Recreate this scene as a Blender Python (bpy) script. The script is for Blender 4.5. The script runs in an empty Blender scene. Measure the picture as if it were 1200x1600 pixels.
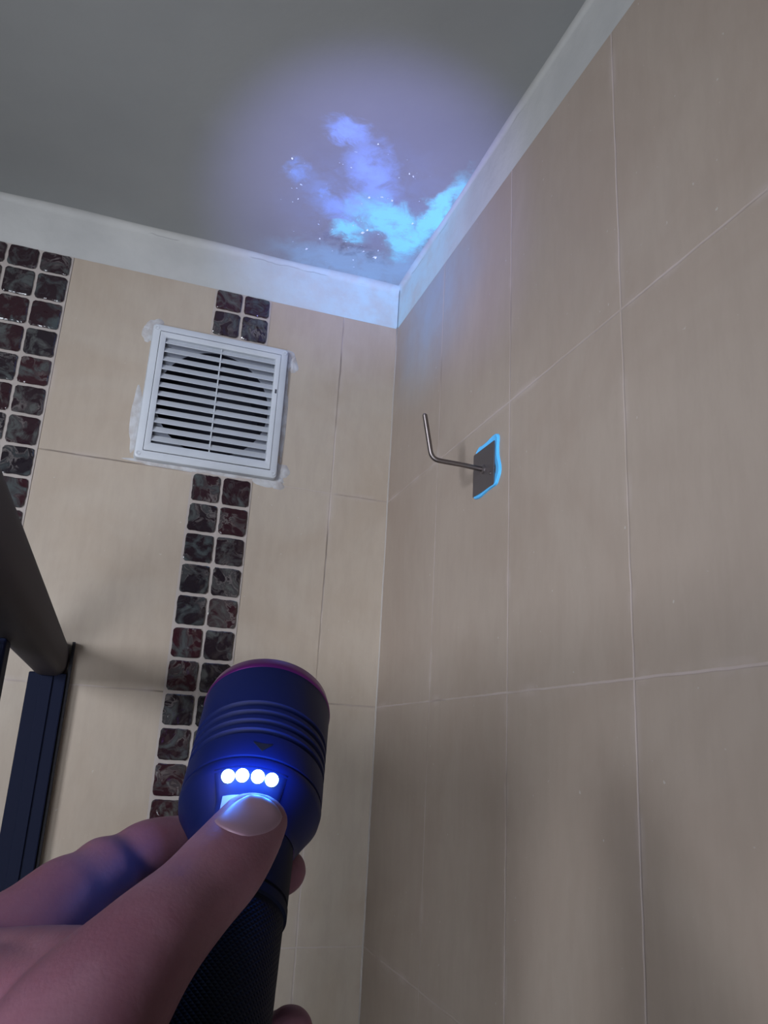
import bpy, bmesh, math, random
from mathutils import Vector, Matrix
random.seed(7)
C = bpy.context.scene.collection
# ---------------------------------------------------------------- camera
F_PX = 1250.27
CAM = Vector((-0.38921, -1.19545, -0.0668))
RX = Vector((0.94569784, -0.32055175, 0.05387174))
RY = Vector((0.14152133, 0.25684843, -0.95603378))     # image down
RZ = Vector((0.29262143, 0.91174309, 0.28826592))      # forward
cam = bpy.data.cameras.new('camera'); camo = bpy.data.objects.new('camera', cam); C.objects.link(camo)
camo.matrix_world = Matrix(((RX.x, -RY.x, -RZ.x, CAM.x), (RX.y, -RY.y, -RZ.y, CAM.y), (RX.z, -RY.z, -RZ.z, CAM.z), (0, 0, 0, 1)))
cam.sensor_fit = 'VERTICAL'; cam.sensor_height = 32; cam.lens = 32 * F_PX / 1600; cam.clip_start = 0.01
bpy.context.scene.camera = camo
def cs(x, y, z): return CAM + RX * x + RY * y + RZ * z          # metres right / down / forward of the camera
def at(px, py, d): return cs((px - 600) / F_PX * d, (py - 800) / F_PX * d, d)
# ---------------------------------------------------------------- world, lamps, exposure
vs = bpy.context.scene.view_settings
vs.view_transform = 'Standard'; vs.look = 'None'; vs.gamma = 1; vs.use_curve_mapping = False
vs.exposure = 0.0
w = bpy.data.worlds.new('world'); bpy.context.scene.world = w; w.use_nodes = True
w.node_tree.nodes['Background'].inputs[0].default_value = (0.7, 0.8, 1, 1)
w.node_tree.nodes['Background'].inputs[1].default_value = 0.3
def area(name, loc, target, sx, sy, power, col, spread):
    l = bpy.data.lights.new(name, 'AREA'); l.shape = 'RECTANGLE'; l.size = sx; l.size_y = sy; l.energy = power; l.color = col; l.spread = math.radians(spread)
    o = bpy.data.objects.new(name, l); C.objects.link(o); o.location = loc
    o.rotation_euler = (Vector(target) - Vector(loc)).to_track_quat('-Z', 'Y').to_euler(); return o
ADDED_BACK = (-1.05, -2.36, -0.80)
ADDED_LEFT = (-1.86, -1.90, 0.25)
area('added_back_light', ADDED_BACK, (-0.20, -0.30, 0.45), 0.85, 0.85, 6.0, (0.95, 1.0, 1.11), 72)  # added unseen source, set low and narrowed to shape wall and hand shading
area('added_side_light', ADDED_LEFT, (-0.16, -0.15, 0.13), 0.5, 0.55, 4.6, (0.95, 1.0, 1.11), 50)  # added unseen side source, narrowed so the lower walls darken
# ---------------------------------------------------------------- materials
def mat(name, col=(.5, .5, .5), rough=.5, metal=0, spec=.5):
    m = bpy.data.materials.new(name); m.use_nodes = True; b = m.node_tree.nodes['Principled BSDF']
    b.inputs['Base Color'].default_value = (*col, 1); b.inputs['Roughness'].default_value = rough
    b.inputs['Metallic'].default_value = metal; b.inputs['Specular IOR Level'].default_value = spec
    return m
class N:
    def __init__(s, m): s.t = m.node_tree; s.b = s.t.nodes['Principled BSDF']
    def new(s, typ, **k):
        n = s.t.nodes.new(typ)
        for a, v in k.items(): setattr(n, a, v)
        return n
    def put(s, sock, v):
        if isinstance(v, (int, float)): sock.default_value = v
        elif isinstance(v, tuple): sock.default_value = v if len(v) != 3 or sock.type == 'VECTOR' else (*v, 1)
        else: s.t.links.new(v, sock)
    def m(s, op, a, b=None, c=None, clamp=False):
        n = s.new('ShaderNodeMath', operation=op, use_clamp=clamp); s.put(n.inputs[0], a)
        if b is not None: s.put(n.inputs[1], b)
        if c is not None: s.put(n.inputs[2], c)
        return n.outputs[0]
    def mix(s, f, a, b):
        n = s.new('ShaderNodeMix', data_type='RGBA'); s.put(n.inputs[0], f); s.put(n.inputs[6], a); s.put(n.inputs[7], b); return n.outputs[2]
    def pos(s):
        g = s.new('ShaderNodeNewGeometry'); q = s.new('ShaderNodeSeparateXYZ'); s.t.links.new(g.outputs['Position'], q.inputs[0])
        return g.outputs['Position'], q.outputs[0], q.outputs[1], q.outputs[2]
    def noise(s, vec, scale, detail=3, rough=.5, dist=0, stretch=None):
        if stretch:
            mp = s.new('ShaderNodeMapping'); s.t.links.new(vec, mp.inputs[0]); mp.inputs['Scale'].default_value = stretch; vec = mp.outputs[0]
        n = s.new('ShaderNodeTexNoise'); s.t.links.new(vec, n.inputs['Vector'])
        n.inputs['Scale'].default_value = scale; n.inputs['Detail'].default_value = detail; n.inputs['Roughness'].default_value = rough; n.inputs['Distortion'].default_value = dist
        return n.outputs['Fac']
    def ramp(s, v, lo, hi, a=0., b=1.):
        n = s.new('ShaderNodeMapRange'); n.interpolation_type = 'SMOOTHSTEP'
        s.put(n.inputs[0], v); s.put(n.inputs[1], lo); s.put(n.inputs[2], hi); s.put(n.inputs[3], a); s.put(n.inputs[4], b); return n.outputs[0]
    def bump(s, h, strength, dist=.001):
        n = s.new('ShaderNodeBump'); n.inputs['Strength'].default_value = strength; n.inputs['Distance'].default_value = dist
        s.put(n.inputs['Height'], h); s.t.links.new(n.outputs[0], s.b.inputs['Normal'])
    def color(s, v): s.put(s.b.inputs['Base Color'], v)

TH = 0.329
TOP = 0.649
CEIL = 0.73
# beige wall tiles; grout joints at the given places
def tile_mat(name, axis, lines, period, light, dark, dark_amt, base1, base2, top):
    m = mat(name, rough=.55, spec=.2); n = N(m); P, x, y, z = n.pos(); c = x if axis == 'x' else y
    wob = n.noise(P, 30, 2); wob = n.m('MULTIPLY', n.m('SUBTRACT', wob, .5), .002)
    c = n.m('ADD', c, wob); zz = n.m('ADD', z, wob)
    ds = [n.m('PINGPONG', zz, TH / 2)]
    for l in lines: ds.append(n.m('ABSOLUTE', n.m('SUBTRACT', c, l)))
    if period:
        off, per = period
        ds.append(n.m('PINGPONG', n.m('SUBTRACT', c, off), per / 2))
    d = ds[0]
    for e in ds[1:]: d = n.m('MINIMUM', d, e)
    joint = n.ramp(d, .0006, .0016, 1, 0)
    smear = n.m('MULTIPLY', n.ramp(d, .001, .009, 1, 0), n.ramp(n.noise(P, 14, 4), .48, .68, 0, .45))
    var = n.ramp(n.noise(P, 4.5, 4, .6, .6), .3, .7)
    fine = n.noise(P, 60, 4, .7, 0, (1, 1, .25))
    col = n.mix(var, base1, base2)
    col = n.mix(n.m('MULTIPLY', n.ramp(fine, .35, .7), .16), col, (.24, .20, .165))
    spk = n.ramp(n.noise(P, 140, 2), .73, .78, 0, .35)
    col = n.mix(spk, col, (.6, .58, .58))
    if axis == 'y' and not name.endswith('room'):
        beam_haze = n.m('SQRT', n.m('ADD', n.m('POWER', n.m('MULTIPLY', n.m('ADD', y, .17), 4.2), 2.0), n.m('POWER', n.m('MULTIPLY', n.m('SUBTRACT', z, .60), 5.5), 2.0)))
        col = n.mix(n.m('MULTIPLY', n.ramp(beam_haze, 0, 1, 1, 0), n.ramp(n.noise(P, 12, 4, .6), .2, .7, .25, .7)), col, (.31, .42, .55))  # torch beam's blue spill painted into the tile, along with limescale haze
    gcol = n.mix(n.ramp(n.noise(P, 5.5, 2), dark_amt - .05, dark_amt + .05), dark, light)
    col = n.mix(smear, col, light)
    vis = n.ramp(n.noise(P, 8, 3), .3, .6, .15, .8)
    col = n.mix(n.m('MULTIPLY', joint, vis), col, gcol)
    n.color(col); n.bump(n.m('ADD', n.m('MULTIPLY', joint, -1), n.m('MULTIPLY', fine, .12)), .5, .0008)
    return m
M_BACK = tile_mat('beige_tile_back', 'x', [-.0971, -.538, -.72, -.946, -1.172, -1.4, -1.63], None,
                  (.44, .38, .36), (.15, .12, .10), .50, (.372, .308, .245), (.41, .355, .295), TOP)
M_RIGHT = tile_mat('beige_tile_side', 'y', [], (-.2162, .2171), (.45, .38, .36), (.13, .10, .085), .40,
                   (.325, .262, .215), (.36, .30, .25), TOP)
M_PLAIN = tile_mat('beige_tile_room', 'y', [], (-.1, .2171), (.45, .38, .36), (.13, .10, .085), .40,
                   (.36, .30, .24), (.40, .34, .27), TOP)
m = mat('band_paint', rough=.8, spec=.1); n = N(m); P, x, y, z = n.pos()
v = n.ramp(n.noise(P, 7, 4, .6), .3, .7)
col = n.mix(v, (.40, .40, .39), (.47, .47, .455))
# pale blue stain tone growing towards the corner
corner_tint = n.m('MULTIPLY', n.ramp(x, -.40, -.02, 0, 1), n.ramp(y, -.40, -.05, 0, 1))
corner_tint = n.m('MULTIPLY', corner_tint, n.ramp(n.noise(P, 18, 4, .6), .3, .65, .35, 1))
col = n.mix(corner_tint, col, (.44, .60, .66))
crack = n.m('MULTIPLY', n.ramp(n.m('ABSOLUTE', n.m('SUBTRACT', z, n.m('ADD', CEIL - .012, n.m('MULTIPLY', n.noise(P, 30, 2), .01)))), .0003, .0012, 1, 0), n.ramp(n.noise(P, 9, 2), .52, .58))
col = n.mix(n.m('MULTIPLY', crack, .35), col, (.09, .09, .09))
n.color(col); n.bump(n.noise(P, 90, 4), .4, .0015); M_BAND = m

def ceiling_mat():
    m = mat('ceiling_paint', rough=.9, spec=.05); n = N(m); P, x, y, z = n.pos()
    wx = n.m('ADD', x, n.m('MULTIPLY', n.m('SUBTRACT', n.noise(P, 22, 4, .65), .5), .07))
    wy = n.m('ADD', y, n.m('MULTIPLY', n.m('SUBTRACT', n.noise(P, 27, 4, .65, .8), .5), .07))
    def blob(cx, cy, rx, ry, ang, hard=.35):
        c, s = math.cos(ang), math.sin(ang)
        dx = n.m('SUBTRACT', wx, cx); dy = n.m('SUBTRACT', wy, cy)
        u = n.m('DIVIDE', n.m('ADD', n.m('MULTIPLY', dx, c), n.m('MULTIPLY', dy, s)), rx)
        v = n.m('DIVIDE', n.m('SUBTRACT', n.m('MULTIPLY', dy, c), n.m('MULTIPLY', dx, s)), ry)
        r = n.m('SQRT', n.m('ADD', n.m('MULTIPLY', u, u), n.m('MULTIPLY', v, v)))
        return n.ramp(r, hard, 1.1, 1, 0)
    def mx(l):
        r = l[0]
        for q in l[1:]: r = n.m('MAXIMUM', r, q)
        return r
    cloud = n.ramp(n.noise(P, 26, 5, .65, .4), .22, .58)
    # strong crust: the stain's cyan fluorescence painted into the colour
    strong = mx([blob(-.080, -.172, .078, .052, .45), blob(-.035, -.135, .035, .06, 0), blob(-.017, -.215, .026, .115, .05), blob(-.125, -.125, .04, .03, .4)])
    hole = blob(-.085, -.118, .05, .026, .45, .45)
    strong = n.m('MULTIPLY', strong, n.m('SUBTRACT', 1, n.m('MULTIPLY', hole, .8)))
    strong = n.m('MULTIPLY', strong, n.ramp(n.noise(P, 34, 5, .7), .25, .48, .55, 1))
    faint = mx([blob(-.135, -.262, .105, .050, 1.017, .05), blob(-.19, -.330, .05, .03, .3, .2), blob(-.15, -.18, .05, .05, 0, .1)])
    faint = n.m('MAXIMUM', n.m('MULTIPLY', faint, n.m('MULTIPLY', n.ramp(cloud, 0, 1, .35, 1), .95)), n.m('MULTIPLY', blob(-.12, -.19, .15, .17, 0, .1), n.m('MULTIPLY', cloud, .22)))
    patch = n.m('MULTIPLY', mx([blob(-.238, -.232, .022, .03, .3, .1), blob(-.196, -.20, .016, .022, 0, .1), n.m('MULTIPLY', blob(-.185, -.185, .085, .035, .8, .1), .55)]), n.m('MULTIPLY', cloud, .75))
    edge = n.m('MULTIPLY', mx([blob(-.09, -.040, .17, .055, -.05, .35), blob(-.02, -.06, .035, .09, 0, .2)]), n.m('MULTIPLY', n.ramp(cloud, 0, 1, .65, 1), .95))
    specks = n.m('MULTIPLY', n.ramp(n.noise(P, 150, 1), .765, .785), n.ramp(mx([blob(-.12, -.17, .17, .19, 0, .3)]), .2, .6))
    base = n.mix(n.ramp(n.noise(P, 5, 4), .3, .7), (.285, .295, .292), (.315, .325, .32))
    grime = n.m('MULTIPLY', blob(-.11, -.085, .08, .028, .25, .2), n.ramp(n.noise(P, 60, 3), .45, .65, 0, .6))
    col = n.mix(faint, base, (.40, .58, .95))  # fainter stain, its blue fluorescence painted into the colour
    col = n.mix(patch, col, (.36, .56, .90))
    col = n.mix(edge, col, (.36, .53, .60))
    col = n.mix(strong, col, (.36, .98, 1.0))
    col = n.mix(grime, col, (.15, .17, .20))
    col = n.mix(specks, col, (.75, .9, 1))
    n.color(col); n.bump(n.m('ADD', n.noise(P, 70, 4), n.m('MULTIPLY', strong, 1.2)), .22, .0015)
    return m
M_CEIL = ceiling_mat()

def glass_mosaic():
    m = mat('mosaic_glass', rough=.12, spec=.6); n = N(m); P, x, y, z = n.pos()
    at_ = n.new('ShaderNodeAttribute', attribute_name='tint'); sep = n.new('ShaderNodeSeparateColor'); n.t.links.new(at_.outputs['Color'], sep.inputs[0])
    off = n.new('ShaderNodeVectorMath', operation='MULTIPLY_ADD'); n.t.links.new(at_.outputs['Color'], off.inputs[0]); off.inputs[1].default_value = (7, 7, 7); n.t.links.new(P, off.inputs[2])
    Q = off.outputs[0]
    v = n.noise(Q, 32, 4, .6, 1.6); vein = n.ramp(n.m('ABSOLUTE', n.m('SUBTRACT', v, .5)), 0, .05, 1, 0)
    a = n.mix(sep.outputs[0], (.032, .010, .014), (.014, .012, .016))
    b = n.mix(sep.outputs[1], (.085, .085, .082), (.05, .062, .066))
    col = n.mix(n.ramp(v, .45, .68), a, b); col = n.mix(n.m('MULTIPLY', vein, n.ramp(n.noise(Q, 25, 2), .45, .65, 0, .55)), col, (.19, .17, .165))
    n.color(col); n.bump(n.noise(Q, 45, 2, .4, .8), .7, .004)
    return m
M_GLASSTILE = glass_mosaic()
M_GROUT = mat('grout', (.42, .37, .345), .85, 0, .1); n = N(M_GROUT); P, *_ = n.pos()
n.color(n.mix(n.noise(P, 40, 4), (.34, .30, .275), (.43, .385, .36))); n.bump(n.noise(P, 300, 3), .4, .0006)

# ---------------------------------------------------------------- mesh helpers
def obj(name, bm, mats, parent=None, smooth=False, label=None):
    bmesh.ops.recalc_face_normals(bm, faces=bm.faces)
    me = bpy.data.meshes.new(name); bm.to_mesh(me); bm.free()
    o = bpy.data.objects.new(name, me); C.objects.link(o)
    for q in (mats if isinstance(mats, (list, tuple)) else [mats]): me.materials.append(q)
    if smooth:
        for p in me.polygons: p.use_smooth = True
        if smooth == 'auto': me.set_sharp_from_angle(angle=math.radians(35))
    if parent: o.parent = parent
    if label: o['label'] = label
    return o
def thing(name, label, cat, loc=(0, 0, 0), group=None):
    o = bpy.data.objects.new(name, None); C.objects.link(o); o.location = loc; o.empty_display_size = .02
    o['label'] = label; o['category'] = cat
    if group: o['group'] = group
    return o
def struct(o, label=None):
    o['kind'] = 'structure'
    if label: o['label'] = label
    return o
def box(bm, lo, hi, mi=0, bev=0):
    g = bmesh.ops.create_cube(bm, size=1)['verts']
    for v in g: v.co = Vector([lo[i] + (v.co[i] + .5) * (hi[i] - lo[i]) for i in range(3)])
    fs = set(f for v in g for f in v.link_faces)
    for f in fs: f.material_index = mi
    if bev:
        es = list(set(e for v in g for e in v.link_edges))
        r = bmesh.ops.bevel(bm, geom=es, offset=bev, segments=2, affect='EDGES', profile=.5)
        for f in r['faces']: f.material_index = mi
def lathe(bm, prof, seg=96, mi=0, close=False):
    rings = []
    for r, z in prof:
        if r < 1e-6: rings.append([bm.verts.new((0, 0, z))])
        else: rings.append([bm.verts.new((r * math.cos(2 * math.pi * k / seg), r * math.sin(2 * math.pi * k / seg), z)) for k in range(seg)])
    for a, b in zip(rings, rings[1:]):
        for k in range(seg):
            l = (k + 1) % seg
            if len(a) == 1 and len(b) == 1: continue
            if len(a) == 1: f = bm.faces.new((a[0], b[l], b[k]))
            elif len(b) == 1: f = bm.faces.new((a[k], a[l], b[0]))
            else: f = bm.faces.new((a[k], a[l], b[l], b[k]))
            f.material_index = mi
def prism(bm, pts, fn, d0, d1, mi=0):
    """closed outline pts (u,v) -> fn(u,v,d), extruded from d0 to d1"""
    a = [bm.verts.new(fn(u, v, d0)) for u, v in pts]; b = [bm.verts.new(fn(u, v, d1)) for u, v in pts]
    k = len(pts); fs = [bm.faces.new(a), bm.faces.new(b[::-1])]
    for i in range(k): fs.append(bm.faces.new((a[i], b[i], b[(i + 1) % k], a[(i + 1) % k])))
    for f in fs: f.material_index = mi
    return fs
def rrect(x0, x1, z0, z1, r, n=5):
    pts = []
    for cx, cz, a0 in ((x1 - r, z1 - r, 0), (x0 + r, z1 - r, 90), (x0 + r, z0 + r, 180), (x1 - r, z0 + r, 270)):
        for k in range(n + 1):
            a = math.radians(a0 + 90 * k / n); pts.append((cx + r * math.cos(a), cz + r * math.sin(a)))
    return pts
def tube(bm, path, rad, seg=20, mi=0):
    path = [Vector(p) for p in path]; rings = []; up = Vector((.13, .2, .97)).normalized()
    for i, p in enumerate(path):
        t = (path[min(i + 1, len(path) - 1)] - path[max(i - 1, 0)]).normalized()
        s = t.cross(up).normalized() if abs(t.dot(up)) < .98 else t.cross(Vector((0, 1, 0))).normalized()
        if rings: s = (last - t * last.dot(t)).normalized()
        last = s; u = t.cross(s).normalized(); r = rad[i] if isinstance(rad, list) else rad
        rings.append([bm.verts.new(p + s * r * math.cos(2 * math.pi * k / seg) + u * r * math.sin(2 * math.pi * k / seg)) for k in range(seg)])
    for a, b in zip(rings, rings[1:]):
        for k in range(seg): bm.faces.new((a[k], a[(k + 1) % seg], b[(k + 1) % seg], b[k])).material_index = mi
    bm.faces.new(rings[0]).material_index = mi; bm.faces.new(rings[-1][::-1]).material_index = mi

# ---------------------------------------------------------------- the room
X0, Y0, FL = -1.90, -2.40, -1.67
VX0, VX1, VZ0, VZ1 = -.4055, -.189, .3345, .560          # outline of the vent on the back wall
DUCT = (-.299, .446, .0875)
def wall_with_duct():
    bm = bmesh.new()
    # tiled face at y=0 with a round hole where the duct leaves, then painted band above
    cx, cz, r = DUCT; K = 48
    sq = [(VX0 + .02, VZ0 + .02), (VX1 - .02, VZ1 - .02)]
    circ = [bm.verts.new((cx + r * math.cos(2 * math.pi * k / K + math.pi / 4), 0, cz + r * math.sin(2 * math.pi * k / K + math.pi / 4))) for k in range(K)]
    deep = [bm.verts.new((v.co.x, .095, v.co.z)) for v in circ]
    outer = []
    for k in range(K):
        a = 2 * math.pi * k / K + math.pi / 4; c, s = math.cos(a), math.sin(a); q = .098 / max(abs(c), abs(s))
        outer.append(bm.verts.new((cx + q * c, 0, cz + q * s)))
    for k in range(K):
        l = (k + 1) % K
        bm.faces.new((circ[k], circ[l], outer[l], outer[k])).material_index = 2
        bm.faces.new((circ[k], circ[l], deep[l], deep[k])).material_index = 3
    bm.faces.new(deep).material_index = 3
    x0, x1, z0, z1 = cx - .098, cx + .098, cz - .098, cz + .098
    def q(a, b, c, d): 
        bm.faces.new([bm.verts.new((u, 0, v)) for u, v in ((a, b), (c, b), (c, d), (a, d))]).material_index = 0
    q(X0, FL, x0, TOP); q(x1, FL, 0, TOP); q(x0, FL, x1, z0); q(x0, z1, x1, TOP)
    box(bm, (X0, 0.0015, TOP), (0, .12, CEIL + .1), 1)
    box(bm, (X0, .1, FL), (0, .12, TOP), 1)
    return bm
M_CAVE = mat('vent_backing', (.22, .24, .29), .8); M_DARK = mat('duct_dark', (.012, .014, .03), .7)
struct(obj('wall_back', wall_with_duct(), [M_BACK, M_BAND, M_CAVE, M_DARK]), 'beige tiled shower wall facing the camera with a white painted band on top')
bm = bmesh.new()
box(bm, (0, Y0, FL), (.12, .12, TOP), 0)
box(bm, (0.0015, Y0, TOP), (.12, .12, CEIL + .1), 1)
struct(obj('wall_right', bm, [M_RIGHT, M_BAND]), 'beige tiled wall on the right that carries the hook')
bm = bmesh.new(); box(bm, (X0, Y0, CEIL), (.12, .12, CEIL + .1))
# loose paint flakes hanging off the damp patch
for px, py, sz in ((479, 388, .0035), (585, 401, .0045), (568, 392, .003), (591, 224, .002), (645, 348, .0025), (612, 312, .0025), (567, 362, .0035), (574, 358, .003),
                   (457, 246, .0018), (500, 372, .0022), (577, 307, .0022), (466, 310, .002), (640, 270, .0018), (646, 275, .002)):
    d = RX * ((px - 600) / F_PX) + RY * ((py - 800) / F_PX) + RZ; p = CAM + d * ((CEIL - CAM.z) / d.z)
    a = random.random() * 6
    k = 5; vs_ = []
    for j in range(k):
        t = a + j * 2 * math.pi / k; rr = sz * random.uniform(.5, 1.1)
        vs_.append(bm.verts.new((p.x + rr * math.cos(t), p.y + rr * math.sin(t) * .7, CEIL - random.uniform(.0004, .0035))))
    c0 = bm.verts.new((p.x, p.y, CEIL + .0005))
    for j in range(k): bm.faces.new((vs_[j], vs_[(j + 1) % k], c0)).material_index = 1
    bm.faces.new(vs_).material_index = 1
struct(obj('ceiling', bm, [M_CEIL, mat('paint_flake', (.85, .93, 1.0), .6)]), 'grey ceiling with a damp stain near the corner, its blue fluorescence painted in')
# rounded plaster fillet where walls meet the ceiling
def cove(name, axis):
    bm = bmesh.new(); r = .010 if axis == 'x' else .006; K = 8; sect = [(0, 0)]
    for k in range(K + 1):
        a = math.pi / 2 * k / K; sect.append((-r + r * math.sin(a) if False else -(r - r * math.sin(a)), -(r - r * math.cos(a))))
    steps = 60; rings = []
    for i in range(steps + 1):
        t = i / steps; ring = []
        for u, v in sect:
            jit = 1 + .25 * math.sin(t * 37) * math.sin(t * 11 + 1)
            if axis == 'x': ring.append(bm.verts.new((X0 + (0 - X0) * t, .0015 + u * jit, CEIL + v * jit)))
            else: ring.append(bm.verts.new((.0015 + u * jit, Y0 + (0 - Y0) * t, CEIL + v * jit)))
        rings.append(ring)
    for a, b in zip(rings, rings[1:]):
        for k in range(len(sect)): bm.faces.new((a[k], a[(k + 1) % len(sect)], b[(k + 1) % len(sect)], b[k]))
    return struct(obj(name, bm, M_BAND, smooth='auto'))
cove('trim_1', 'x'); cove('trim_2', 'y')
bm = bmesh.new(); box(bm, (X0, Y0, FL - .1), (.12, .12, FL)); 
mf = mat('floor_tile', (.28, .25, .22), .5); n = N(mf); P, x, y, z = n.pos()
d = n.m('MINIMUM', n.m('PINGPONG', x, .15), n.m('PINGPONG', y, .15)); n.color(n.mix(n.ramp(d, .001, .002, 1, 0), (.30, .27, .235), (.12, .11, .10)))
struct(obj('floor', bm, mf))
# left wall and the wall behind the camera, each with an added, unseen window for the light
def wall_window(name, along, lo, hi, w0, w1, z0, z1):
    bm = bmesh.new()
    def seg(a, b, c, d):
        if along == 'y': box(bm, (X0 - .12, a, c), (X0, b, d))
        else: box(bm, (a, Y0 - .12, c), (b, Y0, d))
    seg(lo, w0, FL, CEIL + .1); seg(w1, hi, FL, CEIL + .1); seg(w0, w1, FL, z0); seg(w0, w1, z1, CEIL + .1)
    return struct(obj(name, bm, M_PLAIN))
def window(name, along, w0, w1, z0, z1):
    root = bpy.data.objects.new(name, None); C.objects.link(root); struct(root)
    f, g = bmesh.new(), bmesh.new(); t = .04
    def put(bm, a, b, c, d, e, h):
        if along == 'y': box(bm, (X0 + e, a, c), (X0 + h, b, d))
        else: box(bm, (a, Y0 + e, c), (b, Y0 + h, d))
    put(f, w0, w0 + t, z0, z1, -.08, -.02); put(f, w1 - t, w1, z0, z1, -.08, -.02); put(f, w0 + t, w1 - t, z0, z0 + t, -.08, -.02); put(f, w0 + t, w1 - t, z1 - t, z1, -.08, -.02)
    put(g, w0 + t, w1 - t, z0 + t, z1 - t, -.055, -.05)
    obj('window_frame', f, mat('white_frame', (.7, .7, .7), .4), root)
    mg = mat('window_pane', (.9, .9, .9), .3); b = mg.node_tree.nodes['Principled BSDF']
    b.inputs['Emission Color'].default_value = (.85, .93, 1, 1); b.inputs['Emission Strength'].default_value = 1.5  # pane glow belongs to the added window
    obj('pane', g, mg, root)
    return root
wall_window('wall_left', 'y', Y0, .12, -2.22, -1.58, -.10, .60); window('added_window_1', 'y', -2.22, -1.58, -.10, .60)
wall_window('wall_front', 'x', X0, .12, -1.54, -.56, -1.29, -.31); window('added_window_2', 'x', -1.54, -.56, -1.29, -.31)

# ---------------------------------------------------------------- mosaic strips
def mosaic(name, xr, ncol, pitch_x, label):
    bm = bmesh.new(); PZ = TH / 7; col = bm.loops.layers.float_color.new('tint')
    xl = xr - ncol * pitch_x
    def rng(z): return .004 * math.sin(z * 5)
    cols = []
    # backing grout
    for a_, b_ in ([(FL, VZ0 + .006), (VZ1 - .006, TOP - .0005)] if name == 'trim_4' else [(FL, TOP - .0005)]):
        box(bm, (xl - .0008, -.0012, a_), (xr + .0008, .001, b_), 0)
    k = math.ceil(FL / PZ)
    while k * PZ < TOP - .004:
        z0, z1 = k * PZ + .0025, (k + 1) * PZ - .0025
        z1 = min(z1, TOP - .002)
        for c in range(ncol):
            x0, x1 = xl + c * pitch_x + .0024, xl + (c + 1) * pitch_x - .0024
            if name == 'trim_4':
                if z0 > VZ0 - .006 and z1 < VZ1: continue
                if z0 < VZ1 < z1: zz0 = VZ1 - .004
                else: zz0 = z0
                if z0 < VZ0 < z1: zz1 = VZ0 + .004
                else: zz1 = z1
            else: zz0, zz1 = z0, z1
            pts = rrect(x0, x1, zz0, zz1, min(.005, (zz1 - zz0) * .3), 4)
            # wavy hand-cut rim
            ph = random.random() * 9
            P2 = []
            for j in range(len(pts)):
                a, b = pts[j], pts[(j + 1) % len(pts)]; L = math.dist(a, b); q = max(1, int(L / .006))
                for s in range(q):
                    u = a[0] + (b[0] - a[0]) * s / q + random.uniform(-.0005, .0005); v_ = a[1] + (b[1] - a[1]) * s / q + random.uniform(-.0005, .0005)
                    P2.append((u, v_))
            cx, cz = (x0 + x1) / 2, (zz0 + zz1) / 2
            ins = [(cx + (u - cx) * .93, cz + (v_ - cz) * .93) for u, v_ in P2]
            A = [bm.verts.new((u, 0, v_)) for u, v_ in P2]; B = [bm.verts.new((u, -.0032, v_)) for u, v_ in P2]; I = [bm.verts.new((u, -.0042, v_)) for u, v_ in ins]
            tint = (random.random(), random.random(), random.random(), 1); fs = []
            for j in range(len(A)):
                l = (j + 1) % len(A)
                fs.append(bm.faces.new((A[j], B[j], B[l], A[l]))); fs.append(bm.faces.new((B[j], I[j], I[l], B[l])))
            fs.append(bm.faces.new(I))
            for f in fs:
                f.material_index = 1; f.smooth = False
                for lp in f.loops: lp[col] = tint
        k += 1
    return struct(obj(name, bm, [M_GROUT, M_GLASSTILE]), label)
mosaic('trim_3', -.5385, 4, .0465, 'wide vertical strip of dark glass mosaic on the back wall at the far left')
mosaic('trim_4', -.2250, 2, .0459, 'narrow vertical strip of dark glass mosaic running above and below the vent')
# silicone bead in the tiled corner
bm = bmesh.new(); tube(bm, [(-.0002 + .0004 * math.sin(i * 1.7), -.0002, FL + (TOP + .002 - FL) * i / 50) for i in range(51)], .0016, 8)
struct(obj('trim_5', bm, mat('corner_silicone', (.34, .31, .28), .5), smooth=True), 'thin pale sealant bead in the tiled corner')
# small dark chips on the tiles
M_CHIP = mat('chip', (.05, .04, .035), .8)

# ---------------------------------------------------------------- vent
M_VENT = mat('vent_plastic', (.47, .50, .54), .45); M_SEAM = mat('vent_seam', (.05, .055, .07), .7)
n = N(M_VENT); P, *_ = n.pos(); n.color(n.mix(n.ramp(n.noise(P, 18, 4), .3, .7), (.45, .48, .52), (.50, .53, .575)))
vent = thing('vent_grille', 'white square plastic louvred vent on the beige tiled wall over the narrow mosaic strip', 'vent', ((VX0 + VX1) / 2, 0, VZ0))
def V(u, v, d): return (u - (VX0 + VX1) / 2, -d, v - VZ0)
IX0, IX1, IZ0, IZ1 = -.3935, -.2005, .3475, .5475         # inner panel
LX0, LX1, LZ0, LZ1 = -.3838, -.2095, .3605, .5375         # louvre opening
def ring(bm, o, i, depths, rads):
    """stack of rounded rectangles from outline o towards outline i"""
    rows = []
    for (x0, x1, z0, z1), d, r in zip(o, depths, rads): rows.append([bm.verts.new(V(u, v, d)) for u, v in rrect(x0, x1, z0, z1, r, 6)])
    for a, b in zip(rows, rows[1:]):
        for k in range(len(a)): bm.faces.new((a[k], a[(k + 1) % len(a)], b[(k + 1) % len(b)], b[k]))
bm = bmesh.new()
def ins(t): return (VX0 + t, VX1 - t, VZ0 + t, VZ1 - t)
ring(bm, [ins(0), ins(0), ins(.0012), ins(.004), ins(.0118), (IX0 - .0006, IX1 + .0006, IZ0 - .0006, IZ1 + .0006), (IX0 - .0006, IX1 + .0006, IZ0 - .0006, IZ1 + .0006)], None,
     [-.0005, .008, .0115, .013, .0132, .0132, .006], [.006, .006, .0055, .005, .0015, .001, .001])
obj('frame', bm, M_VENT, vent, 'auto')
bm = bmesh.new()
ip = [(IX0 + .0006, IX1 - .0006, IZ0 + .0006, IZ1 - .0006)] * 2
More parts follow.
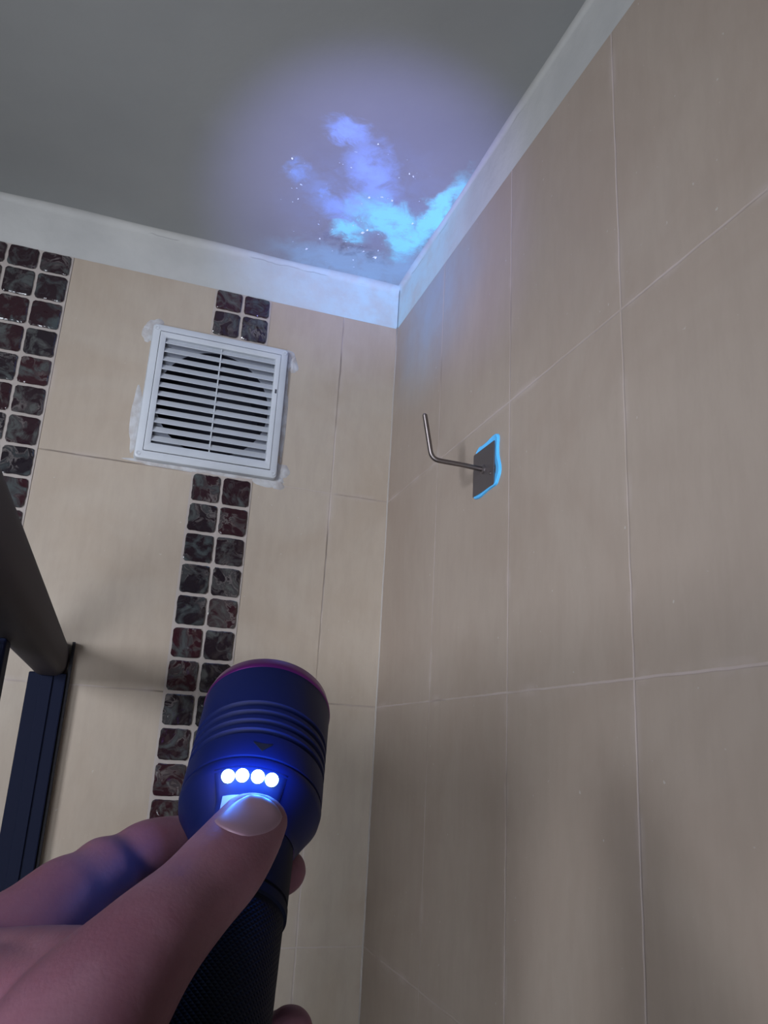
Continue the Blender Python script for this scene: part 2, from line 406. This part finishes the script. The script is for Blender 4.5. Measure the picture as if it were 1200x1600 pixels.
ring(bm, ip + [(IX0 + .0016, IX1 - .0016, IZ0 + .0016, IZ1 - .0016), (LX0 - .0008, LX1 + .0008, LZ0 - .0008, LZ1 + .0008), (LX0, LX1, LZ0, LZ1), (LX0, LX1, LZ0, LZ1)], None,
     [.004, .0138, .0146, .0146, .014, .003], [.001] * 6)
obj('panel', bm, M_VENT, vent, 'auto')
bm = bmesh.new()
ring(bm, [(IX0 - .0008, IX1 + .0008, IZ0 - .0008, IZ1 + .0008), (IX0 + .0008, IX1 - .0008, IZ0 + .0008, IZ1 - .0008)], None, [.0105, .0105], [.001, .001])
obj('seam', bm, M_SEAM, vent)
NS = 13; pit = .01485
sl0 = None
for k in range(NS):
    zb = LZ1 - .0095 - k * pit + .0005
    if sl0 is None:
        bm = bmesh.new(); L = (LX1 - LX0) / 2; th = .0006
        sec = [(.0139, 0), (.0133, -.0007), (.0121, .0002), (.0053, .0102), (.0059, .0108), (.0065, .0104)]   # (out, up): lower edge outwards
        A = [bm.verts.new((-L, -d, z)) for d, z in sec]; B = [bm.verts.new((L, -d, z)) for d, z in sec]
        for j in range(len(sec)): bm.faces.new((A[j], B[j], B[(j + 1) % len(sec)], A[(j + 1) % len(sec)]))
        bm.faces.new(A); bm.faces.new(B[::-1])
        sl0 = obj('slat', bm, M_VENT, vent); s = sl0
    else: s = sl0.copy(); C.objects.link(s); s.parent = vent
    s.location = ((LX0 + LX1) / 2 - (VX0 + VX1) / 2, 0, zb - VZ0)
bm = bmesh.new(); xc = (LX0 + LX1) / 2 - (VX0 + VX1) / 2
box(bm, (xc - .0009, -.0112, LZ0 - VZ0), (xc + .0009, -.006, LZ1 - VZ0)); obj('mullion', bm, M_VENT, vent)
bm = bmesh.new(); box(bm, (IX1 - .0055 - (VX0 + VX1) / 2, -.0149, .4775 - VZ0), (IX1 - .0025 - (VX0 + VX1) / 2, -.0140, .4845 - VZ0)); obj('latch_slot', bm, M_SEAM, vent)
scr0 = None
for (sx, sz) in ((VX0 + .0065, VZ1 - .008), (VX1 - .0065, VZ1 - .008), (VX0 + .0065, VZ0 + .008), (VX1 - .0065, VZ0 + .008)):
    if scr0 is None:
        bm = bmesh.new(); lathe(bm, [(0, .0004), (.0016, .0004), (.0016, .0010), (.0034, .0012), (.0038, .0004), (.0038, -.0008)], 20)
        for v in bm.verts: v.co = Vector((v.co.x, -v.co.z, v.co.y))
        for f in bm.faces:
            f.material_index = 1 if f.calc_center_median().xz.length < .0017 else 0
        scr0 = obj('screw_cap', bm, [M_VENT, M_SEAM], vent); s = scr0
    else: s = scr0.copy(); C.objects.link(s); s.parent = vent
    s.location = (sx - (VX0 + VX1) / 2, -.0125, sz - VZ0)
# filler smeared around the frame
def smear(bm, cx, cz, rx, rz, th=.0022, seed=0):
    rnd = random.Random(seed); K = 40; R = 6; ph = [rnd.uniform(0, 6.28) for _ in range(5)]
    rows = []
    for j in range(R + 1):
        t = j / R; row = []
        for k in range(K):
            a = 2 * math.pi * k / K
            w_ = 1 + .14 * math.sin(2 * a + ph[0]) + .10 * math.sin(3 * a + ph[1]) + .07 * math.sin(5 * a + ph[2]) + .04 * math.sin(9 * a + ph[3])
            h = th * (1 - t ** 3) * (1 + .35 * math.sin(5 * a + 7 * t + ph[4]) * t)
            row.append(bm.verts.new(V(cx + rx * w_ * t * math.cos(a), cz + rz * w_ * t * math.sin(a), h - .0002 if j < R else -.0004)) if j else None)
        rows.append(row)
    c = bm.verts.new(V(cx, cz, th))
    for k in range(K):
        l = (k + 1) % K; bm.faces.new((c, rows[1][k], rows[1][l]))
        for j in range(1, R): bm.faces.new((rows[j][k], rows[j + 1][k], rows[j + 1][l], rows[j][l]))
M_FILL = mat('filler', (.46, .47, .49), .8, 0, .2); n = N(M_FILL); P, *_ = n.pos()
n.color(n.mix(n.ramp(n.noise(P, 60, 4), .35, .65), (.37, .35, .345), (.47, .48, .50))); n.bump(n.noise(P, 200, 3), .6, .001)
bm = bmesh.new()
for i, a in enumerate([(-.403, .559, .0165, .0135), (-.411, .546, .009, .018), (-.190, .553, .0135, .013), (-.180, .540, .010, .018), (-.182, .352, .013, .017), (-.186, .333, .014, .011),
                       (-.204, .3315, .030, .0075), (-.408, .40, .0105, .060), (-.30, .333, .11, .0055), (-.186, .45, .006, .09), (-.30, .5605, .11, .0035)]):
    smear(bm, *a, seed=i)
obj('filler', bm, M_FILL, vent, 'auto', 'rough pale filler smeared round the frame of the vent')

# ---------------------------------------------------------------- hook
M_STEEL = mat('dull_steel', (.20, .175, .17), .42, 1.0); M_PLATE = mat('plate_steel', (.20, .18, .185), .42, .9)
hook = thing('wall_hook', 'bent metal rod hook on a small square plate on the right wall', 'hook', (0, -.3715, .265))
bm = bmesh.new(); box(bm, (-.0032, -.0285, -.0275), (-.0009, .0285, .0275), 0, .0005); obj('mounting_plate', bm, M_PLATE, hook)
def hk(x, y, z): return Vector((x, y + .3715, z - .265))
pth = [hk(-.002, -.3705, .2655), hk(-.03, -.3705, .2668)]
A, B_, T = hk(-.03, -.3705, .2668), hk(-.0685, -.3690, .2678), hk(-.0802, -.3695, .3235)
for k in range(9):
    t = k / 8; p0 = B_ + (A - B_).normalized() * .010; p2 = B_ + (T - B_).normalized() * .010
    pth.append(p0 * (1 - t) ** 2 + B_ * 2 * t * (1 - t) + p2 * t * t)
pth.append(T - (T - B_).normalized() * .0015); pth.append(T)
bm = bmesh.new(); tube(bm, pth, [.0030] * (len(pth) - 1) + [.0018], 20); obj('rod', bm, M_STEEL, hook, 'auto')
bm = bmesh.new(); lathe(bm, [(.0062, 0), (.006, .0010), (.0035, .0022), (0, .0022)], 28)
for v in bm.verts: v.co = Vector((-.0030 - v.co.z, v.co.x + .001, v.co.y + .0005))
obj('rod_collar', bm, M_PLATE, hook, 'auto')
bm = bmesh.new(); lathe(bm, [(.0022, 0), (.002, .0006), (0, .0008)], 16)
for v in bm.verts: v.co = Vector((-.0031 - v.co.z, v.co.x - .0185, v.co.y - .0105))
obj('set_screw', bm, M_STEEL, hook, 'auto')
# adhesive squeezed out behind the plate, its fluorescence painted as bright blue
out = [(.0235, .0270), (.0215, .0310), (.0140, .0345), (.0060, .0335), (-.0080, .0340), (-.0240, .0360), (-.0335, .0345), (-.0375, .0290), (-.0365, .0180), (-.0375, .0060), (-.0425, -.0080), (-.0420, -.0170),
       (-.0370, -.0240), (-.0320, -.0285), (-.0200, -.0290), (-.0050, -.0300), (.0120, -.0320), (.0235, -.0305), (.0270, -.0270), (.0250, .0)]
M_ADH = mat('glue', (.10, .52, 1.0), .35, 0, .4)
bm = bmesh.new(); K = len(out)
def sm(pts, n_=3):
    r = []
    for i in range(len(pts)):
        p0, p1, p2, p3 = [Vector(pts[(i + j) % len(pts)]) for j in (-1, 0, 1, 2)]
        for s in range(n_):
            t = s / n_; r.append(.5 * ((2 * p1) + (-p0 + p2) * t + (2 * p0 - 5 * p1 + 4 * p2 - p3) * t * t + (-p0 + 3 * p1 - 3 * p2 + p3) * t ** 3))
    return r
so = sm(out); rows = []
for sc, dep in ((1.0, .0004), (.985, -.0022), (.95, -.0030), (.90, -.0024), (.7, -.0010)): rows.append([bm.verts.new((dep, p.x * sc, p.y * sc)) for p in so])
for a, b in zip(rows, rows[1:]):
    for k in range(len(so)): bm.faces.new((a[k], a[(k + 1) % len(so)], b[(k + 1) % len(so)], b[k]))
obj('adhesive', bm, M_ADH, hook, 'auto', 'glue with a painted-in blue glow squeezed out behind the hook plate')

# ---------------------------------------------------------------- shower enclosure frame
M_ALU = mat('dark_anodised', (.0045, .007, .022), .6, 0, .1); M_RAIL = mat('brown_anodised', (.036, .030, .036), .6, 0, .15)
M_RUB = mat('rubber_seal', (.006, .006, .012), .7)
sh = thing('shower_enclosure', 'dark metal shower frame with a top rail meeting the back wall at left', 'shower screen', (-.467, 0, FL))
def rel(x, y, z): return Vector((x + .467, y, z - FL))
bm = bmesh.new(); K = 40; rings = []
for yy in (-.0005, -1.75):
    ring_ = []
    for k in range(K):
        a = 2 * math.pi * k / K; c, s = math.cos(a), math.sin(a); e = .62
        ring_.append(bm.verts.new(rel(-.4705 + .0215 * math.copysign(abs(c) ** e, c), yy, .0325 + .0245 * math.copysign(abs(s) ** e, s))))
    rings.append(ring_)
for k in range(K): bm.faces.new((rings[0][k], rings[0][(k + 1) % K], rings[1][(k + 1) % K], rings[1][k]))
bm.faces.new(rings[0]); bm.faces.new(rings[1]); obj('top_rail', bm, M_RAIL, sh, 'auto')
bm = bmesh.new(); p = lambda x0, y0, z0, x1, y1, z1, b=.0008: box(bm, tuple(rel(x0, y0, z0)), tuple(rel(x1, y1, z1)), 0, b)
p(-.494, -.024, FL, -.447, -.0005, .012, .0015); p(-.478, -.027, FL, -.463, -.0242, .008, .0008)
obj('wall_profile', bm, M_ALU, sh)
bm = bmesh.new(); p(-.4465, -.017, FL, -.4425, -.0005, .056, .0006); obj('seal', bm, M_RUB, sh)
bm = bmesh.new(); p(-.498, -.46, FL + .03, -.476, -.428, .008, .002); obj('panel_stile', bm, M_ALU, sh)
bm = bmesh.new(); p(-.490, -.86, FL + .03, -.484, -.461, .006, .0005)
mg = mat('shower_glass', (.9, .95, .95), .05); mg.node_tree.nodes['Principled BSDF'].inputs['Transmission Weight'].default_value = 1; obj('glass_panel', bm, mg, sh)
bm = bmesh.new(); p(-.50, -.88, FL + .02, -.474, -.862, .008, .002); obj('panel_stile', bm, M_ALU, sh)
bm = bmesh.new(); p(-.51, -1.75, FL, -.46, -.025, FL + .03, .002); obj('bottom_rail', bm, M_ALU, sh)

# ---------------------------------------------------------------- torch
AX = Vector((0.0, -.5, .866)).normalized(); NV = Vector((0, -.866, -.5))
def cam2w(v): return RX * v.x + RY * v.y + RZ * v.z
Zw = cam2w(AX).normalized(); Yw = cam2w(NV).normalized(); Xw = Yw.cross(Zw).normalized()
LEN = .165; rimc = cs(-.0474, .079, .329); base = rimc - Zw * LEN
torch = thing('flashlight', 'black handheld torch with four lit blue indicator lights held in the hand', 'flashlight')
torch.matrix_world = Matrix(((Xw.x, Yw.x, Zw.x, base.x), (Xw.y, Yw.y, Zw.y, base.y), (Xw.z, Yw.z, Zw.z, base.z), (0, 0, 0, 1)))
M_BODY = mat('black_anodised', (.004, .008, .055), .5, .0, .15)
M_PURP = mat('purple_ring', (.13, .018, .15), .32, .7)
def za(a): return LEN - a
bm = bmesh.new()
prof = [(.0235, za(.0035)), (.0248, za(.0042)), (.0252, za(.0060)), (.0252, za(.0240))]
for g in (.0255, .0300, .0345, .0390):
    prof += [(.0252, za(g - .0010)), (.0248, za(g - .0006)), (.0238, za(g)), (.0238, za(g + .0009)), (.0248, za(g + .0014)), (.0252, za(g + .0018))]
prof += [(.0252, za(.0495)), (.0250, za(.0505)), (.0243, za(.0508)), (.0243, za(.0514)), (.0250, za(.0518)), (.0252, za(.0530)), (.0246, za(.0560)), (.0215, za(.0610)), (.0188, za(.0660)), (.0176, za(.0680)), (.0172, za(.0700))]
lathe(bm, prof, 128); obj('head', bm, M_BODY, torch, 'auto')
bm = bmesh.new()
lathe(bm, [(.0205, za(.004)), (.0205, za(.0005)), (.0215, za(-.0008)), (.0232, za(-.0010)), (.0243, za(.0002)), (.0247, za(.0022)), (.0252, za(.0035)), (.0255, za(.0056)), (.0250, za(.0062))], 128)
obj('bezel', bm, M_PURP, torch, True, 'shiny purple ring round the front of the torch')
bm = bmesh.new(); lathe(bm, [(.0206, za(.0015)), (0, za(.0015))], 64)
ml = mat('violet_lens', (.3, .1, .9), .1); b = ml.node_tree.nodes['Principled BSDF']; b.inputs['Emission Color'].default_value = (.35, .15, 1, 1); b.inputs['Emission Strength'].default_value = 4
obj('lens', bm, ml, torch)
bm = bmesh.new()
prof = [(.0170, za(.0695)), (.0170, za(.0890))]
prof += [(.0166, za(.0893)), (.0166, za(.0900)), (.0172, za(.0905)), (.0172, za(.0935)), (.0163, za(.0940))]
prof += [(.0163, za(.135)), (.0170, za(.136)), (.0172, za(.140))]
for g in (.142, .145, .148, .151): prof += [(.0172, za(g)), (.0165, za(g + .0006)), (.0165, za(g + .0014)), (.0172, za(g + .002))]
prof += [(.0172, za(.158)), (.0160, 0.0015), (.0145, 0), (0, 0)]
lathe(bm, prof, 128); 
mk = mat('grip', (.004, .006, .018), .6, 0, .1); n = N(mk); tc = n.new('ShaderNodeTexCoord'); sp = n.new('ShaderNodeSeparateXYZ'); n.t.links.new(tc.outputs['Object'], sp.inputs[0])
ang = n.m('MULTIPLY', n.m('ARCTAN2', sp.outputs[1], sp.outputs[0]), .017)
k1 = n.m('PINGPONG', n.m('ADD', ang, sp.outputs[2]), .0009); k2 = n.m('PINGPONG', n.m('SUBTRACT', ang, sp.outputs[2]), .0009)
kn = n.m('MULTIPLY', n.m('MULTIPLY', n.m('MINIMUM', k1, k2), 1000), n.ramp(sp.outputs[2], .026, .030)); n.bump(n.m('MULTIPLY', kn, n.ramp(sp.outputs[2], .068, .070, 1, 0)), .6, .0008)
obj('body', bm, mk, torch, 'auto')
# switch pad, indicator lights, button, arrow mark
PH = math.radians(-6)
def on(phi, a, r): return Vector((r * math.sin(phi + PH) * SGN, r * math.cos(phi + PH), za(a)))
SGN = 1 if Xw.dot(RX) > 0 else -1
PH = math.radians(7)
M_PAD = mat('switch_pad', (.010, .014, .06), .5, 0, .15)
bm = bmesh.new()                                             # curved pad laid over the shoulder
rows = []
NA, NB = 14, 16
for i in range(NA + 1):
    a = .0535 + (.080 - .0535) * i / NA; row = []
    for j in range(NB + 1):
        t = -1 + 2 * j / NB; wid = .60 * (1 - .0 * i / NA); edge = max(abs(t), abs(-1 + 2 * i / NA))
        r = (.0253 - .0052 * min(1, max(0, (a - .0545) / .0105))) ; r = r if a < .066 else .0201
        r -= (.0030 if edge > .999 else 0)
        row.append(bm.verts.new(on(t * wid, a, r)))
    rows.append(row)
for i in range(NA):
    for j in range(NB): bm.faces.new((rows[i][j], rows[i + 1][j], rows[i + 1][j + 1], rows[i][j + 1]))
obj('switch_pad', bm, M_PAD, torch, True)
LED = .0585; rl = .0253 - .0052 * (LED - .0545) / .0105
mled = mat('indicator_light', (.6, .9, 1), .2); b = mled.node_tree.nodes['Principled BSDF']
b.inputs['Emission Color'].default_value = (.45, .85, 1, 1); b.inputs['Emission Strength'].default_value = 12
nrm = None; led0 = None
for q, off in enumerate((-.00735, -.00265, .00245, .00715)):
    phi = off / rl; bm = bmesh.new(); bmesh.ops.create_uvsphere(bm, u_segments=20, v_segments=12, radius=.00225)
    nrm = Vector((math.sin(phi + PH) * SGN, math.cos(phi + PH), -.35)).normalized()
    o = obj('indicator_light', bm, mled, torch, True, 'lit blue white indicator dot'); o.location = on(phi, LED, rl + .0004)
    ld = bpy.data.lights.new('indicator_glow', 'POINT'); ld.energy = .017; ld.color = (.03, .20, 1); ld.shadow_soft_size = .0022
    lo = bpy.data.objects.new('indicator_glow', ld); C.objects.link(lo); lo.parent = torch; lo.location = on(phi, LED, rl + .0004) + nrm * .0070
bm = bmesh.new(); rows = []
for i in range(11):
    a = .0632 + .0135 * i / 10; row = []
    for j in range(13):
        t = -1 + 2 * j / 12; e = max(abs(t), abs(-1 + i / 5)); row.append(bm.verts.new(on(t * .46, a, .0201 + (.0014 if e < .99 else -.001))))
    rows.append(row)
for i in range(10):
    for j in range(12): bm.faces.new((rows[i][j], rows[i + 1][j], rows[i + 1][j + 1], rows[i][j + 1]))
obj('push_button', bm, mat('button_rubber', (.24, .24, .30), .55), torch, 'auto', 'pale rubber button under the thumb')
bm = bmesh.new(); tri = [(-.0034, .0452), (.0034, .0452), (.0, .0488)]
va = [bm.verts.new(on(u / .0252 + .10, a, .0255)) for u, a in tri]; vb = [bm.verts.new(on(u / .0252 + .10, a, .0249)) for u, a in tri]
bm.faces.new(va)
for i in range(3): bm.faces.new((va[i], vb[i], vb[(i + 1) % 3], va[(i + 1) % 3]))
obj('arrow_mark', bm, mat('mark_black', (.003, .003, .008), .6), torch)
sl = bpy.data.lights.new('violet_beam', 'SPOT'); sl.energy = 45; sl.color = (.36, .36, 1); sl.spot_size = math.radians(33); sl.spot_blend = 1; sl.shadow_soft_size = .012
so_ = bpy.data.objects.new('violet_beam', sl); C.objects.link(so_); p0 = rimc + Zw * .004
so_.location = p0; tgt = Vector((-.105, -.195, CEIL))
so_.rotation_euler = (tgt - p0).to_track_quat('-Z', 'Y').to_euler()

# ---------------------------------------------------------------- hand
ms = mat('skin', (.30, .15, .13), .55, 0, .2); n = N(ms); P, *_ = n.pos()
v1 = n.ramp(n.noise(P, 40, 4, .6, .3), .3, .7); n.color(n.mix(v1, (.18, .075, .105), (.22, .105, .14)))  # skin darkened and tinted violet to stand in for shade and torch glow
n.bump(n.m('ADD', n.noise(P, 900, 3), n.m('MULTIPLY', n.noise(P, 220, 3, .6, .5, (1, 1, 1)), 1.5)), .15, .0005)
b = n.b; b.inputs['Subsurface Weight'].default_value = .15; b.inputs['Subsurface Radius'].default_value = (.006, .002, .001); b.inputs['Subsurface Scale'].default_value = .5
def catmull(pts, sub):
    r = []
    for i in range(len(pts) - 1):
        p0 = pts[max(i - 1, 0)]; p1 = pts[i]; p2 = pts[i + 1]; p3 = pts[min(i + 2, len(pts) - 1)]
        for s in range(sub):
            t = s / sub; r.append([.5 * ((2 * b_) + (-a_ + c_) * t + (2 * a_ - 5 * b_ + 4 * c_ - d_) * t * t + (-a_ + 3 * b_ - 3 * c_ + d_) * t ** 3) for a_, b_, c_, d_ in zip(p0, p1, p2, p3)])
    r.append(list(pts[-1])); return r
def chain(bm, pts, up=(0, -.866, -.5), seg=28, sub=6):
    """pts: (px, py, depth, half width, half thickness) with rounded ends"""
    P_ = [[*at(a, b_, c), d, e] for a, b_, c, d, e in pts]; S = catmull(P_, sub)
    U = cam2w(Vector(up)).normalized(); rings = []; pos = [Vector(q[:3]) for q in S]
    tan = [(pos[min(i + 1, len(pos) - 1)] - pos[max(i - 1, 0)]).normalized() for i in range(len(pos))]
    frames = []
    for i in range(len(pos)):
        side = tan[i].cross(U).normalized(); frames.append((pos[i], side, side.cross(tan[i]).normalized(), S[i][3], S[i][4]))
    full = []
    for k in range(6, 0, -1):
        a = k / 6.4 * math.pi / 2; p_, s_, u_, w_, t_ = frames[0]; full.append((p_ - tan[0] * t_ * math.sin(a), s_, u_, w_ * math.cos(a), t_ * math.cos(a)))
    full += frames
    for k in range(1, 7):
        a = k / 6.4 * math.pi / 2; p_, s_, u_, w_, t_ = frames[-1]; full.append((p_ + tan[-1] * (w_ + t_) / 2 * math.sin(a), s_, u_, w_ * math.cos(a), t_ * math.cos(a)))
    for p_, s_, u_, w_, t_ in full:
        rings.append([bm.verts.new(p_ + s_ * w_ * math.cos(2 * math.pi * k / seg) + u_ * t_ * math.sin(2 * math.pi * k / seg)) for k in range(seg)])
    for a, b_ in zip(rings, rings[1:]):
        for k in range(seg): bm.faces.new((a[k], a[(k + 1) % seg], b_[(k + 1) % seg], b_[k]))
    bm.faces.new(rings[0]); bm.faces.new(rings[-1][::-1])
bm = bmesh.new()
# thumb
chain(bm, [(50, 1720, .168, .0195, .0155), (130, 1600, .178, .0180, .0155), (228, 1480, .195, .0138, .0135), (298, 1408, .212, .0122, .0118), (345, 1356, .226, .0126, .0110), (378, 1310, .238, .0120, .0088), (396, 1281, .2450, .0110, .0070)])
# index finger: knuckle at left, bending behind the torch
chain(bm, [(-190, 1660, .205, .016, .015), (-40, 1516, .232, .0165, .0150), (50, 1452, .246, .0152, .0140), (108, 1404, .259, .0144, .0134), (142, 1380, .266, .0122, .0112), (168, 1360, .273, .0122, .0114), (196, 1345, .279, .0101, .0092), (240, 1326, .287, .0109, .0102), (330, 1310, .302, .0088, .0080), (380, 1320, .303, .0078, .0070)])
# middle finger: tip shows at the right of the body
chain(bm, [(-240, 1760, .195, .014, .014), (-60, 1600, .228, .0138, .0130), (60, 1520, .252, .0112, .0112), (140, 1480, .268, .0110, .0110), (230, 1450, .288, .0095, .0092), (340, 1415, .300, .0090, .0085), (420, 1375, .291, .0084, .0080), (445, 1362, .286, .0080, .0076)])
# ring finger
chain(bm, [(-280, 1900, .190, .013, .013), (-60, 1740, .222, .0130, .0125), (80, 1680, .240, .0108, .0108), (170, 1650, .256, .0105, .0105), (260, 1660, .268, .0092, .0090), (370, 1650, .272, .0090, .0086), (440, 1622, .262, .0086, .0082), (452, 1612, .258, .0080, .0078)])
# little finger
chain(bm, [(-300, 2060, .185, .012, .012), (-40, 1930, .208, .0118, .0112), (110, 1880, .222, .0095, .0095), (240, 1870, .234, .0085, .0085), (350, 1860, .238, .0080, .0078), (410, 1840, .230, .0074, .0072)])
# palm, web and heel of the hand
chain(bm, [(-190, 1650, .203, .016, .015), (-120, 1660, .190, .018, .018), (0, 1725, .182, .018, .017), (80, 1760, .174, .018, .016)])
chain(bm, [(-60, 1530, .226, .012, .013), (40, 1530, .210, .0125, .013), (120, 1540, .192, .013, .013), (165, 1545, .184, .012, .012)])
chain(bm, [(-80, 1600, .202, .017, .017), (50, 1592, .192, .0165, .0160), (140, 1575, .184, .0150, .0145)])
chain(bm, [(-230, 1780, .197, .018, .018), (-120, 1800, .178, .02, .02), (20, 1840, .155, .022, .02), (60, 1900, .14, .022, .02)])
chain(bm, [(-290, 2000, .188, .018, .018), (-180, 2000, .170, .02, .02), (-20, 2050, .145, .024, .022), (0, 2150, .13, .024, .02)])
for sx in (0, 1): chain(bm, [(-100 - 60 * sx, 1640 + 170 * sx, .205 - .01 * sx, .018, .016), (0, 1750 + 120 * sx, .175, .022, .02), (60, 1950, .150, .024, .019)])
# wrist and forearm running back past the camera's lower left
def chain_m(bm, pts, sub=5):
    inv = []
    for x, y, z, a, b_ in pts: inv.append((x / z * F_PX + 600, y / z * F_PX + 800, z, a, b_))
    chain(bm, inv, sub=sub)
chain_m(bm, [(-.080, .136, .150, .022, .019), (-.084, .160, .120, .026, .021), (-.088, .190, .085, .028, .022), (-.092, .25, .045, .034, .028), (-.095, .32, .012, .038, .034)])
hand = obj('left_hand', bm, ms, None, True)
hand['label'] = 'bare left hand of a person gripping the torch with the thumb on its button'; hand['category'] = 'hand'
r = hand.modifiers.new('join', 'REMESH'); r.mode = 'VOXEL'; r.voxel_size = .0011; r.use_smooth_shade = True
s = hand.modifiers.new('soften', 'SMOOTH'); s.factor = .5; s.iterations = 14
# thumbnail: a thin curved plate lying on the skin of the thumb tip
mn = mat('nail', (.23, .14, .19), .45, 0, .35)
def nail(cx, cy, d, tip, wid, ln, up=(-.02, -.78, -.62)):
    bpy.context.view_layer.update(); ev = hand.evaluated_get(bpy.context.evaluated_depsgraph_get())
    c = at(cx, cy, d); U = cam2w(Vector(up)).normalized(); t = at(tip[0], tip[1], d) - c; t = (t - U * t.dot(U)).normalized(); s_ = t.cross(U).normalized()
    NI, NJ = 18, 18; H = []
    for i in range(NI + 1):
        for j in range(NJ + 1):
            v_, u = -1 + 2 * i / NI, -1 + 2 * j / NJ
            uu = u * math.sqrt(1 - .42 * v_ * v_); vv = v_ * math.sqrt(1 - .36 * u * u)
            q = c + s_ * wid * uu + t * ln * vv; ok, loc, nr, _ = ev.ray_cast(q + U * .05, -U)
            H.append((q, (loc - q).dot(U) if ok else None, u, v_))
    low = min(h for _, h, _, _ in H if h is not None)
    bm = bmesh.new(); T, B = [], []
    for q, h, u, v_ in H:
        h = low if h is None else h; e = max(abs(u), abs(v_))
        T.append(bm.verts.new(q + U * (h + .0007 * (1 - e ** 6)))); B.append(bm.verts.new(q + U * (h - .0008)))
    K = NJ + 1
    for i in range(NI):
        for j in range(NJ):
            k = i * K + j; bm.faces.new((T[k], T[k + K], T[k + K + 1], T[k + 1])); bm.faces.new((B[k], B[k + 1], B[k + K + 1], B[k + K]))
    rim = [j for j in range(K)] + [i * K + NJ for i in range(1, NI + 1)] + [NI * K + j for j in range(NJ - 1, -1, -1)] + [i * K for i in range(NI - 1, 0, -1)]
    for a, b_ in zip(rim, rim[1:] + rim[:1]): bm.faces.new((T[a], B[a], B[b_], T[b_]))
    return obj('fingernail', bm, mn, hand, True)
nail(392, 1291, .2400, (408, 1250), .0080, .0094)
